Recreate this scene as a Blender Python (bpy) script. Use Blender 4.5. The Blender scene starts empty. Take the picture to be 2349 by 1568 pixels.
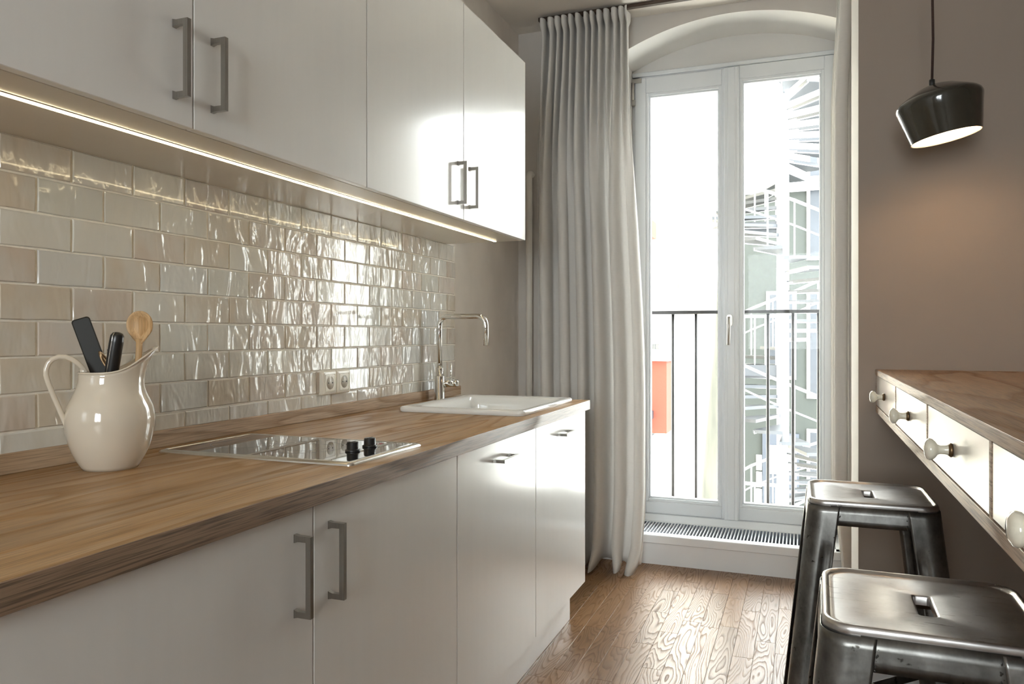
import bpy, bmesh, math, random
from mathutils import Vector, Matrix
random.seed(7)
PI = math.pi
S = bpy.context.scene
COL = S.collection

# ------------------------------------------------------------------ camera
# X = away from the tiled wall, Y = towards the window, Z = up (metres)
TH, CX, CH, FPX, HOR = 0.3629, 1.4064, 1.1371, 1762.83, 765.1
cam = bpy.data.cameras.new('camera')
cam.sensor_fit = 'HORIZONTAL'; cam.sensor_width = 36.0
cam.lens = FPX / 2349 * 36.0
cam.shift_y = -(784 - HOR) / 2349
cam.clip_start = 0.02; cam.clip_end = 200
camo = bpy.data.objects.new('camera', cam); COL.objects.link(camo)
camo.location = (CX, 0, CH); camo.rotation_euler = (PI / 2, 0, TH)
S.camera = camo

# ------------------------------------------------------------------ light
SKY, EXPO = 19.0, 0.34
w = bpy.data.worlds.new('overcast'); S.world = w; w.use_nodes = True
bg = w.node_tree.nodes['Background']
bg.inputs['Color'].default_value = (.92, .965, 1.0, 1); bg.inputs['Strength'].default_value = SKY
sun = bpy.data.lights.new('sun', 'SUN'); sun.energy = 14; sun.angle = 0.02; sun.color = (1, .93, .82)
suno = bpy.data.objects.new('sun', sun); COL.objects.link(suno)
suno.rotation_euler = Vector((-.75, .05, -.66)).to_track_quat('-Z', 'Y').to_euler()
suno.location = (12, 2, 14)
def portal(name, loc, rot, sx, sy):
    l = bpy.data.lights.new(name, 'AREA'); l.shape = 'RECTANGLE'; l.size = sx; l.size_y = sy
    o = bpy.data.objects.new(name, l); COL.objects.link(o); o.location = loc; o.rotation_euler = rot
    l.cycles.is_portal = True
portal('window_portal', (1.05, 4.17, 1.33), (-PI / 2, 0, 0), 1.0, 2.4)
portal('fill_window_portal', (1.2, -2.45, 1.55), (PI / 2, 0, 0), 1.2, 1.5)  # samples sky through the window added in the rear wall for fill
S.view_settings.view_transform = 'Standard'; S.view_settings.look = 'None'
S.view_settings.exposure = EXPO; S.view_settings.gamma = 1.0; S.view_settings.use_curve_mapping = False
S.cycles.use_denoising = True
S.cycles.caustics_reflective = False; S.cycles.caustics_refractive = False
S.cycles.sample_clamp_indirect = 8.0
S.cycles.max_bounces = 12; S.cycles.diffuse_bounces = 6; S.cycles.glossy_bounces = 5; S.cycles.transparent_max_bounces = 16

# ------------------------------------------------------------------ materials
class NT:
    def __init__(s, name):
        s.m = bpy.data.materials.new(name); s.m.use_nodes = True
        s.t = s.m.node_tree; s.b = s.t.nodes['Principled BSDF']; s.out = s.t.nodes['Material Output']
    def n(s, typ, **kw):
        nd = s.t.nodes.new(typ)
        for k, v in kw.items():
            if k.startswith('_'): setattr(nd, k[1:], v)
        return nd
    def l(s, a, b): s.t.links.new(a, b)
    def math(s, op, a, b=None, c=None):
        nd = s.t.nodes.new('ShaderNodeMath'); nd.operation = op
        for i, v in enumerate((a, b, c)):
            if v is None: continue
            if isinstance(v, (int, float)): nd.inputs[i].default_value = v
            else: s.l(v, nd.inputs[i])
        return nd.outputs[0]
    def mix(s, fac, a, b, typ='MIX'):
        nd = s.t.nodes.new('ShaderNodeMix'); nd.data_type = 'RGBA'; nd.blend_type = typ
        for i, v in ((0, fac), (6, a), (7, b)):
            if isinstance(v, (int, float)): nd.inputs[i].default_value = v
            elif isinstance(v, tuple): nd.inputs[i].default_value = (*v, 1)
            else: s.l(v, nd.inputs[i])
        return nd.outputs[2]
    def ramp(s, fac, stops, interp='LINEAR'):
        nd = s.t.nodes.new('ShaderNodeValToRGB'); cr = nd.color_ramp; cr.interpolation = interp
        while len(cr.elements) < len(stops): cr.elements.new(0.5)
        for e, (p, c) in zip(cr.elements, stops):
            e.position = p; e.color = (*c, 1) if len(c) == 3 else c
        s.l(fac, nd.inputs[0]); return nd.outputs[0]
    def coords(s, scale, rand=0.0):
        tc = s.n('ShaderNodeTexCoord'); v = tc.outputs['Object']
        if rand:
            oi = s.n('ShaderNodeObjectInfo')
            cb = s.n('ShaderNodeCombineXYZ')
            for i, k in enumerate((1.0, 1.73, 2.91)): s.l(s.math('MULTIPLY', oi.outputs['Random'], rand * k), cb.inputs[i])
            ad = s.n('ShaderNodeVectorMath'); ad.operation = 'ADD'
            s.l(v, ad.inputs[0]); s.l(cb.outputs[0], ad.inputs[1]); v = ad.outputs[0]
        mp = s.n('ShaderNodeMapping'); mp.inputs['Scale'].default_value = scale
        s.l(v, mp.inputs['Vector']); return mp.outputs[0]
    def noise(s, vec, scale=1.0, detail=2.0, rough=.5, dist=0.0):
        nd = s.n('ShaderNodeTexNoise'); nd.inputs['Scale'].default_value = scale
        nd.inputs['Detail'].default_value = detail; nd.inputs['Roughness'].default_value = rough
        nd.inputs['Distortion'].default_value = dist
        s.l(vec, nd.inputs['Vector']); return nd.outputs['Fac']
    def bump(s, h, strength, dist=.01):
        nd = s.n('ShaderNodeBump'); nd.inputs['Strength'].default_value = strength; nd.inputs['Distance'].default_value = dist
        s.l(h, nd.inputs['Height']); s.l(nd.outputs[0], s.b.inputs['Normal'])
    def set(s, **kw):
        for k, v in kw.items():
            k = {'color': 'Base Color', 'rough': 'Roughness', 'metal': 'Metallic', 'spec': 'Specular IOR Level', 'coat': 'Coat Weight',
                 'coat_rough': 'Coat Roughness', 'emit': 'Emission Color', 'power': 'Emission Strength', 'aniso': 'Anisotropic', 'sheen': 'Sheen Weight'}[k]
            if isinstance(v, tuple): s.b.inputs[k].default_value = (*v, 1)
            elif isinstance(v, (int, float)): s.b.inputs[k].default_value = v
            else: s.l(v, s.b.inputs[k])
        return s

M = {}
def plain(name, color, rough=.5, metal=0.0, var=.06, vs=(6, 6, 6), **kw):
    """a painted / cast surface with slight procedural unevenness"""
    t = NT(name)
    f = t.noise(t.coords(vs), 1, 3, .55)
    c = t.ramp(f, [(.25, tuple(max(0, x * (1 - var)) for x in color)), (.75, tuple(min(1, x * (1 + var)) for x in color))])
    t.set(color=c, rough=rough, metal=metal, **kw); M[name] = t.m; return t

def wood(name, dark, mid, light, rough=.4, long='Y', rings=9.0, fine=1.0, rand=0.0, tone=0.12, width=9.0, staves=0.0, spec=.5, ln=.9, pore=9):
    t = NT(name)
    def sc(a, b): return {'Y': (a, b, a), 'X': (b, a, a), 'Z': (a, a, b)}[long]
    n1 = t.noise(t.coords(sc(width, ln), rand), 1, 1.5, .45)
    band = t.math('FRACT', t.math('MULTIPLY', n1, rings))
    g = t.ramp(band, [(0, (0, 0, 0)), (.10, (.25, .25, .25)), (.42, (.8, .8, .8)), (.88, (1, 1, 1)), (1, (.15, .15, .15))])
    pores = t.noise(t.coords(sc(420, pore), rand), 1, 2, .6)
    pr = t.ramp(pores, [(.36, (.25, .25, .25)), (.56, (1, 1, 1))])
    broad = t.noise(t.coords(sc(5, .5), rand), 1, 2)
    base = t.mix(g, dark, mid)
    base = t.mix(t.ramp(broad, [(.3, (0, 0, 0)), (.7, (1, 1, 1))]), base, light, 'MIX') if False else t.mix(t.math('MULTIPLY', broad, .75), base, light)
    c = t.mix(fine * .55, base, t.mix(1.0, base, pr, 'MULTIPLY'))
    if rand:
        oi = t.n('ShaderNodeObjectInfo')
        hv = t.n('ShaderNodeHueSaturation')
        t.l(t.math('MULTIPLY_ADD', oi.outputs['Random'], 2 * tone, 1 - tone), hv.inputs['Value']); t.l(c, hv.inputs['Color'])
        c = hv.outputs[0]
    if staves:
        # glued staves: slow tone steps across the board
        tc = t.n('ShaderNodeTexCoord'); sx = t.n('ShaderNodeSeparateXYZ'); t.l(tc.outputs['Object'], sx.inputs[0])
        wn = t.n('ShaderNodeTexWhiteNoise'); wn.noise_dimensions = '1D'
        t.l(t.math('FLOOR', t.math('DIVIDE', sx.outputs['X'], staves)), wn.inputs['W'])
        hv = t.n('ShaderNodeHueSaturation'); t.l(t.math('MULTIPLY_ADD', wn.outputs[0], .26, .87), hv.inputs['Value']); t.l(c, hv.inputs['Color'])
        c = hv.outputs[0]
    t.set(color=c, spec=t.math('MULTIPLY_ADD', g, spec * .75, spec * .25), rough=t.math('MULTIPLY_ADD', g, -.16, rough + .16))
    t.bump(pr, .10, .001)
    M[name] = t.m
    return t

plain('plaster_left', (.70, .65, .60), .75, var=.10, vs=(3, 4, 3))
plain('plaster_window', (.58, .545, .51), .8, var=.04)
plain('plaster_white', (.62, .605, .585), .7, var=.02)
plain('plaster_taupe', (.305, .250, .208), .75, var=.05, vs=(2, 2, 2))
plain('ceiling_paint', (.70, .66, .61), .85, var=.03)
plain('rear_paint', (.74, .71, .66), .8, var=.02)
plain('grout', (.78, .74, .66), .9, var=.08, vs=(60, 60, 60))
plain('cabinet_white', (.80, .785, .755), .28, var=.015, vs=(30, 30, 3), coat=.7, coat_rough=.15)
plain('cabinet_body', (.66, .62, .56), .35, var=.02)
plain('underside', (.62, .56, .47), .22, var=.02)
plain('frame_white', (.66, .68, .70), .32, var=.015)
plain('ledge_white', (.79, .80, .81), .35, var=.02)
plain('steel', (.36, .345, .315), .28, 1.0, var=.08, vs=(300, 300, 4))
plain('steel_bright', (.72, .71, .68), .22, 1.0, var=.04, vs=(200, 4, 200))
plain('chrome', (.80, .79, .77), .05, 1.0, var=.01)
plain('satin_metal', (.46, .44, .41), .32, 1.0, var=.03)
plain('black_plastic', (.012, .012, .012), .30, var=.2)
plain('black_matt', (.008, .008, .006), .42, var=.2)
plain('enamel_cream', (.66, .585, .475), .10, var=.03, vs=(8, 8, 8), coat=.6, coat_rough=.04)
plain('ceramic_white', (.84, .84, .82), .07, var=.01, coat=.5, coat_rough=.03)
plain('socket_white', (.82, .79, .70), .30, var=.01)
plain('socket_well', (.55, .52, .45), .35, var=.03)
plain('hole_dark', (.02, .02, .02), .6)
plain('red_mark', (.45, .02, .04), .4)
plain('mark_grey', (.16, .16, .17), .3)
plain('rail_brown', (.045, .026, .016), .35, var=.2)
plain('pipe_white', (.72, .68, .62), .35, var=.03)
plain('lamp_dark', (.030, .028, .020), .13, var=.15, coat=.5, coat_rough=.05)
plain('lamp_white', (.85, .80, .70), .5, var=.02)
plain('cable_dark', (.035, .015, .010), .8, var=.3, vs=(200, 200, 200))
plain('brass_dark', (.16, .10, .05), .35, .8, var=.2)
plain('porcelain', (.70, .66, .55), .10, var=.10, vs=(90, 90, 90), coat=.5)
plain('dark_inside', (.015, .015, .018), .7)
plain('fin_metal', (.35, .38, .42), .4, .7, var=.1)
plain('iron_rail', (.012, .009, .008), .5, var=.2)
plain('facade_cream', (.80, .74, .62), .9, var=.05, vs=(1, 1, 1))
plain('facade_orange', (.085, .013, .004), .9, var=.08, vs=(1, 1, 1))
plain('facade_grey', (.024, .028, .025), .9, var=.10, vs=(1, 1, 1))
plain('facade_white', (.86, .85, .82), .9, var=.03, vs=(1, 1, 1))
plain('stair_steel', (.010, .012, .015), .45, .0, var=.1)
plain('stair_white', (.55, .57, .60), .4, var=.03)
plain('window_dark', (.010, .013, .018), .35, var=.2)
plain('far_frame', (.6, .6, .58), .5)
plain('far_door', (.022, .028, .040), .5)
plain('bark', (.032, .030, .020), .9, var=.35, vs=(14, 14, 2))
plain('yard', (.52, .51, .48), .9, var=.15)
plain('tap_shadow', (.1, .1, .1), .3)

wood('oak_counter', (.285, .150, .062), (.42, .245, .108), (.47, .295, .138), rough=.36, rings=8, width=8, staves=.102)
wood('oak_splash', (.245, .150, .085), (.46, .32, .20), (.50, .36, .235), rough=.45, rings=7, width=11, fine=.8)
wood('oak_edge', (.16, .10, .065), (.30, .20, .13), (.34, .235, .155), rough=.38, rings=4, width=5, fine=1.3)
wood('oak_floor', (.105, .052, .022), (.205, .106, .045), (.225, .122, .055), rough=.29, rings=20, width=14, ln=2.0, rand=37.0, tone=.17, fine=.5, pore=25, spec=.42)
wood('oak_desk', (.25, .150, .085), (.33, .208, .122), (.37, .245, .150), rough=.38, rings=5, width=6, fine=1.3)
wood('oak_desk_edge', (.26, .175, .12), (.44, .31, .22), (.48, .35, .25), rough=.4, rings=4, width=6, fine=1.3)
wood('spoon_wood', (.40, .22, .09), (.60, .38, .19), (.64, .43, .22), rough=.5, long='Z', rings=4, width=30, fine=.5)

# hand-made glazed tile
t = NT('tile_glaze')
oi = t.n('ShaderNodeObjectInfo')
tone = t.ramp(oi.outputs['Random'], [(0, (.57, .50, .405)), (.17, (.63, .59, .52)), (.34, (.605, .595, .535)), (.5, (.545, .47, .395)), (.66, (.66, .635, .57)), (.83, (.62, .545, .475)), (.93, (.61, .605, .575))], 'CONSTANT')
v = t.coords((18, 18, 9), 53.0)
blot = t.noise(t.coords((14, 14, 9), 31.0), 1, 2, .5)
c = t.mix(t.ramp(blot, [(.38, (0, 0, 0)), (.62, (1, 1, 1))]), tone, t.mix(.5, tone, (.60, .60, .57)))
wave = t.noise(v, 1, 2.0, .5, .6)
wave2 = t.noise(t.coords((85, 85, 40), 19.0), 1, 1.5, .5)
t.set(color=c, rough=.10, spec=.55, coat=.6, coat_rough=.03)
t.bump(t.math('ADD', wave, t.math('MULTIPLY', wave2, .10)), .7, .012)
M['tile_glaze'] = t.m

# curtain linen (thin cloth, lets some light through)
t = NT('linen')
th = t.noise(t.coords((40, 40, 900)), 1, 2, .6)
th2 = t.noise(t.coords((30, 30, 120)), 1, 3, .6)
c = t.mix(th, (.735, .715, .69), (.82, .80, .775))
c = t.mix(t.math('MULTIPLY', th2, .35), c, (.88, .865, .84))
t.set(color=c, rough=.9, spec=.15, sheen=.2); t.bump(t.math('ADD', th, th2), .25, .001)
tr = t.n('ShaderNodeBsdfTranslucent'); t.l(c, tr.inputs['Color'])
mx = t.n('ShaderNodeMixShader'); mx.inputs[0].default_value = .28
t.l(t.b.outputs[0], mx.inputs[1]); t.l(tr.outputs[0], mx.inputs[2]); t.l(mx.outputs[0], t.out.inputs[0]); M['linen'] = t.m

# window glass: clear sheet with a Fresnel reflection
t = NT('pane_glass')
ts = t.n('ShaderNodeBsdfTransparent'); ts.inputs[0].default_value = (.97, .985, .98, 1)
gl = t.n('ShaderNodeBsdfGlossy'); gl.inputs['Roughness'].default_value = .02
fr = t.n('ShaderNodeFresnel'); fr.inputs[0].default_value = 1.14
mx = t.n('ShaderNodeMixShader'); t.l(fr.outputs[0], mx.inputs[0]); t.l(ts.outputs[0], mx.inputs[1]); t.l(gl.outputs[0], mx.inputs[2])
t.l(mx.outputs[0], t.out.inputs[0]); M['pane_glass'] = t.m

# ceramic hob glass
t = NT('hob_glass'); t.set(color=t.mix(t.noise(t.coords((700, 700, 700)), 1, 1), (.010, .010, .012), (.020, .020, .022)), rough=.03, spec=.9, coat=.5, coat_rough=.01); M['hob_glass'] = t.m
# worn raw steel of the stools
t = NT('stool_steel')
sm = t.noise(t.coords((14, 14, 9), 11.0), 1, 5, .65)
sm2 = t.noise(t.coords((60, 60, 160), 5.0), 1, 2, .6)
sp = t.noise(t.coords((38, 38, 38), 7.0), 1, 3, .6)
c = t.ramp(sm, [(.30, (.075, .072, .066)), (.5, (.15, .145, .135)), (.72, (.25, .243, .232))])
c = t.mix(t.ramp(sp, [(.66, (0, 0, 0)), (.70, (1, 1, 1))]), c, (.03, .027, .022))
t.set(color=c, metal=.92, rough=t.math('MULTIPLY_ADD', sm2, .22, .22)); t.bump(t.math('ADD', sm, t.math('MULTIPLY', sm2, .3)), .05, .003); M['stool_steel'] = t.m
t = NT('stool_seat_lit')
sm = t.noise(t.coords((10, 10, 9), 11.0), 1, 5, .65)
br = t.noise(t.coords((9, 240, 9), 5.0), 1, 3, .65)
c = t.ramp(sm, [(.30, (.40, .385, .37)), (.5, (.52, .50, .485)), (.72, (.60, .585, .565))])  # paler than the leg steel: the window's reflection is put into the colour
t.set(color=c, metal=.95, rough=t.math('MULTIPLY_ADD', br, .22, .20)); t.bump(br, .05, .001); M['stool_seat_lit'] = t.m
t = NT('weld_dark'); t.set(color=t.mix(t.noise(t.coords((90, 90, 90)), 1, 3), (.008, .008, .007), (.05, .045, .04)), rough=.6, metal=.3); M['weld_dark'] = t.m

def emitter(name, color, power):
    t = NT(name); t.set(color=(.9, .85, .75), emit=color, power=power); M[name] = t.m
emitter('led_glow', (1.0, .82, .50), 12.0)
emitter('bulb_glow', (1.0, .70, .45), 58.0)

# ------------------------------------------------------------------ mesh helpers
def wloc(o):
    v = Vector((0, 0, 0))
    while o is not None: v = v + o.location; o = o.parent
    return v

class MB:
    def __init__(s): s.v = []; s.f = []; s.fs = []; s.fm = []
    def add(s, vs, fs, smooth=False, mi=0):
        o = len(s.v); s.v += [tuple(p) for p in vs]
        for f in fs: s.f.append(tuple(i + o for i in f)); s.fs.append(smooth); s.fm.append(mi)
        return s
    def box(s, x0, x1, y0, y1, z0, z1, b=0.0, mi=0):
        if b <= 0:
            vs = [(x, y, z) for z in (z0, z1) for y in (y0, y1) for x in (x0, x1)]
            return s.add(vs, [(0, 2, 3, 1), (4, 5, 7, 6), (0, 1, 5, 4), (2, 6, 7, 3), (0, 4, 6, 2), (1, 3, 7, 5)], mi=mi)
        # chamfered box: three rectangles per axis pair
        vs = []; idx = {}
        for ix, x in enumerate((x0, x1)):
            for iy, y in enumerate((y0, y1)):
                for iz, z in enumerate((z0, z1)):
                    sx, sy, sz = (1 - 2 * ix), (1 - 2 * iy), (1 - 2 * iz)
                    for k, p in enumerate(((x, y + sy * b, z + sz * b), (x + sx * b, y, z + sz * b), (x + sx * b, y + sy * b, z))):
                        idx[ix, iy, iz, k] = len(vs); vs.append(p)
        fs = []
        for k in range(3):
            for sd in (0, 1):
                q = []
                for a, c in ((0, 0), (1, 0), (1, 1), (0, 1)):
                    e = [a, c]; e.insert(k, sd); q.append(idx[(*e, k)])
                fs.append(q)
        for k in range(3):
            o1, o2 = [i for i in range(3) if i != k]
            for a in (0, 1):
                for c in (0, 1):
                    e0 = [0, 0, 0]; e0[o1] = a; e0[o2] = c; e1 = list(e0); e1[k] = 1
                    fs.append([idx[(*e0, o1)], idx[(*e0, o2)], idx[(*e1, o2)], idx[(*e1, o1)]])
        for a in (0, 1):
            for bb in (0, 1):
                for c in (0, 1): fs.append([idx[a, bb, c, k] for k in range(3)])
        return s.add(vs, fs, mi=mi)
    def loft(s, loops, close=True, cap0=False, cap1=False, smooth=True, mi=0):
        n = len(loops[0]); vs = [p for L in loops for p in L]; fs = []
        for i in range(len(loops) - 1):
            for j in range(n if close else n - 1):
                k = (j + 1) % n
                fs.append((i * n + j, i * n + k, (i + 1) * n + k, (i + 1) * n + j))
        if cap0: fs.append(tuple(reversed(range(n))))
        if cap1: fs.append(tuple(range((len(loops) - 1) * n, len(loops) * n)))
        return s.add(vs, fs, smooth, mi)
    def lathe(s, prof, c=(0, 0, 0), n=32, axis=None, cap0=False, cap1=False, smooth=True):
        R = axis.to_3x3() if axis is not None else Matrix.Identity(3)
        c = Vector(c)
        return s.loft([[c + R @ Vector((r * math.cos(2 * PI * j / n), r * math.sin(2 * PI * j / n), z)) for j in range(n)] for r, z in prof], True, cap0, cap1, smooth)
    def tube(s, pts, r, n=10, cap=True, smooth=True, flat=None, up=None):
        """sweep a circle (or a flat strap: flat=(half width, half thickness) with 'up' = width direction) along pts"""
        pts = [Vector(p) for p in pts]; loops = []
        ref = Vector(up) if up else None
        prev = None
        for i, p in enumerate(pts):
            d = (pts[min(i + 1, len(pts) - 1)] - pts[max(i - 1, 0)]).normalized()
            if ref is not None: a = (ref - d * ref.dot(d)).normalized()
            else:
                if prev is None:
                    a = Vector((0, 0, 1)) if abs(d.z) < .9 else Vector((1, 0, 0))
                else: a = prev
                a = (a - d * a.dot(d)).normalized(); prev = a
            b = d.cross(a)
            rr = r[i] if isinstance(r, (list, tuple)) else r
            if flat:
                hw, ht = flat; rr = rr or 1
                q = [(-1, -.6), (-.8, -1), (.8, -1), (1, -.6), (1, .6), (.8, 1), (-.8, 1), (-1, .6)]
                loops.append([p + a * (x * hw * rr) + b * (y * ht) for x, y in q])
            else:
                loops.append([p + (a * math.cos(2 * PI * j / n) + b * math.sin(2 * PI * j / n)) * rr for j in range(n)])
        return s.loft(loops, True, cap, cap, smooth)
    def prism(s, poly, axis, a0, a1, mi=0):
        def P(u, v, a): return {'X': (a, u, v), 'Y': (u, a, v), 'Z': (u, v, a)}[axis]
        n = len(poly)
        vs = [P(u, v, a0) for u, v in poly] + [P(u, v, a1) for u, v in poly]
        fs = [tuple(range(n)), tuple(reversed(range(n, 2 * n)))] + [(i, i + n, (i + 1) % n + n, (i + 1) % n) for i in range(n)]
        return s.add(vs, fs, mi=mi)
    def mesh(s, name, off=(0, 0, 0), fix=True):
        me = bpy.data.meshes.new(name); off = Vector(off)
        me.from_pydata([Vector(p) - off for p in s.v], [], s.f)
        me.polygons.foreach_set('use_smooth', s.fs); me.polygons.foreach_set('material_index', s.fm)
        if fix:
            bm = bmesh.new(); bm.from_mesh(me); bmesh.ops.recalc_face_normals(bm, faces=bm.faces); bm.to_mesh(me); bm.free()
        me.update(); return me
    def build(s, name, mat, parent=None, fix=True):
        """one mesh object; vertices are given in world space (or in the parent's space when the parent stands at the origin)"""
        off = wloc(parent) if parent else Vector((0, 0, 0))
        if parent is None and s.v:
            xs, ys, zs = zip(*s.v); off = Vector(((min(xs) + max(xs)) / 2, (min(ys) + max(ys)) / 2, min(zs)))
        me = s.mesh(name, off, fix)
        for m in (mat if isinstance(mat, (list, tuple)) else [mat]): me.materials.append(M[m])
        o = bpy.data.objects.new(name, me); COL.objects.link(o)
        if parent: o.parent = parent
        else: o.location = off
        return o

def tag(o, label=None, cat=None, group=None, kind=None):
    if label: o['label'] = label
    if cat: o['category'] = cat
    if group: o['group'] = group
    if kind: o['kind'] = kind
    return o
def thing(name, loc, label=None, cat=None, group=None, kind=None, rz=0):
    o = bpy.data.objects.new(name, None); COL.objects.link(o); o.location = loc; o.rotation_euler = (0, 0, rz); o.empty_display_size = .05
    return tag(o, label, cat, group, kind)
def structure(name, mb, mat, label=None):
    return tag(mb.build(name, mat), label, kind='structure')
def inst(name, me, parent, loc, rot=(0, 0, 0)):
    o = bpy.data.objects.new(name, me); COL.objects.link(o); o.parent = parent
    o.location = Vector(loc) - (wloc(parent) if parent else Vector((0, 0, 0))); o.rotation_euler = rot; return o
def copy_tree(o, parent=None):
    c = o.copy(); COL.objects.link(c); c.parent = parent
    for ch in list(o.children): copy_tree(ch, c)
    return c
def rrect(cx, cy, hx, hy, r, z, n=6):
    pts = []
    for k, (sx, sy) in enumerate(((1, 1), (-1, 1), (-1, -1), (1, -1))):
        for i in range(n + 1):
            a = PI / 2 * (k + i / n)
            pts.append((cx + sx * (hx - r) + r * math.cos(a), cy + sy * (hy - r) + r * math.sin(a), z))
    return pts
def arc_path(pts, r, n=6):
    """polyline with rounded corners"""
    pts = [Vector(p) for p in pts]; out = [pts[0]]
    for a, b, c in zip(pts, pts[1:], pts[2:]):
        d1 = (a - b).normalized(); d2 = (c - b).normalized()
        for i in range(n + 1):
            t = i / n; p0 = b + d1 * r; p2 = b + d2 * r
            out.append(p0 * (1 - t) ** 2 + b * (2 * t * (1 - t)) + p2 * t * t)
    out.append(pts[-1]); return out
def smooth(a, b, x):
    x = max(0, min(1, (x - a) / (b - a))); return x * x * (3 - 2 * x)

# ------------------------------------------------------------------ room shell
YW, YF, YO = 3.80, 4.08, 4.40          # window wall, face of the window, outer face
ZC = 2.713
XR, YR = 1.573, 2.755                  # corner where the wall steps out beside the window
XE, YB = 2.25, -2.30                   # right wall, rear wall
OX0, OX1 = .545, 1.56                  # window opening
ARC_X, ARC_Z, ARC_R = 1.085, 2.668, 1.20
def arch(x): return ARC_Z - ARC_R + math.sqrt(ARC_R ** 2 - (x - ARC_X) ** 2)

fl = structure('floor', MB().box(-.1, XE + .15, YB - .15, YW + .05, -.10, -.004), 'hole_dark')
# oak strips of the floor, running towards the window
STRIP = .070
lens = [.28, .34, .41, .48, .56, .63]
cache = {}
rest = MB()
x = -.02; k = 0
while x < XE:
    y = YB - random.uniform(0, .5)
    while y < YW:
        L = random.choice(lens); y1 = min(y + L, YW + .02)
        if y1 - y > .05:
            x1 = min(x + STRIP, XE + .02)
            if x > .40 and y1 > 1.25 and x < 1.65:
                key = (round(x1 - x, 3), round(y1 - y, 3))
                if key not in cache:
                    h, l = key[0] / 2 - .0003, key[1] / 2 - .0003
                    cache[key] = MB().box(-h, h, -l, l, -.010, 0, b=.0006).mesh('floor_strip')
                    cache[key].materials.append(M['oak_floor'])
                inst('floor_strip', cache[key], fl, ((x + x1) / 2, (y + y1) / 2, 0))
            else:
                rest.box(x + .0003, x1 - .0003, y + .0003, y1 - .0003, -.010, 0)
        y = y1
        if y >= YW: break
    x += STRIP; k += 1
tag(rest.build('floor_strips', 'oak_floor', fl), kind='stuff')

structure('ceiling', MB().box(-.1, XE + .15, YB - .15, YO, ZC, ZC + .12), 'ceiling_paint')
wl = structure('wall_left', MB().box(-.15, 0, YB - .15, YO, -.1, ZC + .05), 'plaster_left')
mb = MB().box(0, OX0, YW, YO, -.1, ZC + .05).box(OX1, XE + .1, YW, YO, -.1, ZC + .05)
mb.box(OX0, OX1, YF + .01, YO, -.1, .145)
N = 40
for i in range(N):
    a = OX0 + (OX1 - OX0) * i / N; b = OX0 + (OX1 - OX0) * (i + 1) / N
    za, zb = arch(a), arch(b)
    mb.add([(a, YW, za), (b, YW, zb), (b, YW, ZC + .05), (a, YW, ZC + .05), (a, YO, za), (b, YO, zb), (b, YO, ZC + .05), (a, YO, ZC + .05)],
           [(0, 1, 2, 3), (5, 4, 7, 6), (3, 2, 6, 7)])
    mb.add([(a, YW, za), (b, YW, zb), (b, YO, zb), (a, YO, za)], [(0, 3, 2, 1)], True, 1)
# reveals in white
for xx in (OX0 + .0005, OX1 - .0005):
    mb.add([(xx, YW, 0), (xx, YO, 0), (xx, YO, arch(xx)), (xx, YW, arch(xx))], [(0, 1, 2, 3)], False, 1)
structure('wall_window', mb, ['plaster_window', 'plaster_white'])
YP = 3.14                              # the stepped wall is a pier; an alcove lies behind it
mb = MB().box(XR + .001, XE + .05, YR, YP, -.1, ZC + .05)
mb.box(XR, XR + .0012, YR + .0008, YP, -.05, ZC + .02, mi=1)
structure('wall_return', mb, ['plaster_taupe', 'plaster_white'])
structure('wall_right', MB().box(XE, XE + .15, YB - .15, YW + .05, -.1, ZC + .05), 'plaster_taupe')
# rear wall; the unseen window behind the camera is added for fill light
RX0, RX1, RZ0, RZ1 = .66, 1.74, .88, 2.24
mb = MB().box(-.1, RX0, YB - .15, YB, -.1, ZC + .05).box(RX1, XE + .1, YB - .15, YB, -.1, ZC + .05)
mb.box(RX0, RX1, YB - .15, YB, -.1, RZ0).box(RX0, RX1, YB - .15, YB, RZ1, ZC + .05)
structure('wall_rear', mb, 'rear_paint')
w2 = tag(bpy.data.objects.new('fill_window', None), kind='structure'); COL.objects.link(w2); w2.location = (1.2, YB, RZ0)
mb = MB()
for a in ((RX0, RX0 + .06, RZ0, RZ1), (RX1 - .06, RX1, RZ0, RZ1), (RX0, RX1, RZ0, RZ0 + .06), (RX0, RX1, RZ1 - .06, RZ1), (1.17, 1.23, RZ0, RZ1)):
    mb.box(a[0], a[1], YB - .11, YB - .05, a[2], a[3])
mb.build('window_frame', 'frame_white', w2)
for a, b in ((RX0 + .06, 1.17), (1.23, RX1 - .06)): MB().box(a, b, YB - .085, YB - .08, RZ0 + .06, RZ1 - .06).build('pane', 'pane_glass', w2)
# skirting
structure('baseboard_return', MB().box(XR, XE, YR - .014, YR + .002, 0, .085, b=.003), 'frame_white')
structure('baseboard_right', MB().box(XE - .014, XE + .002, YB, YR - .014, 0, .085, b=.003), 'frame_white')
structure('baseboard_rear', MB().box(0, XE, YB - .002, YB + .014, 0, .085, b=.003), 'frame_white')

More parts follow.
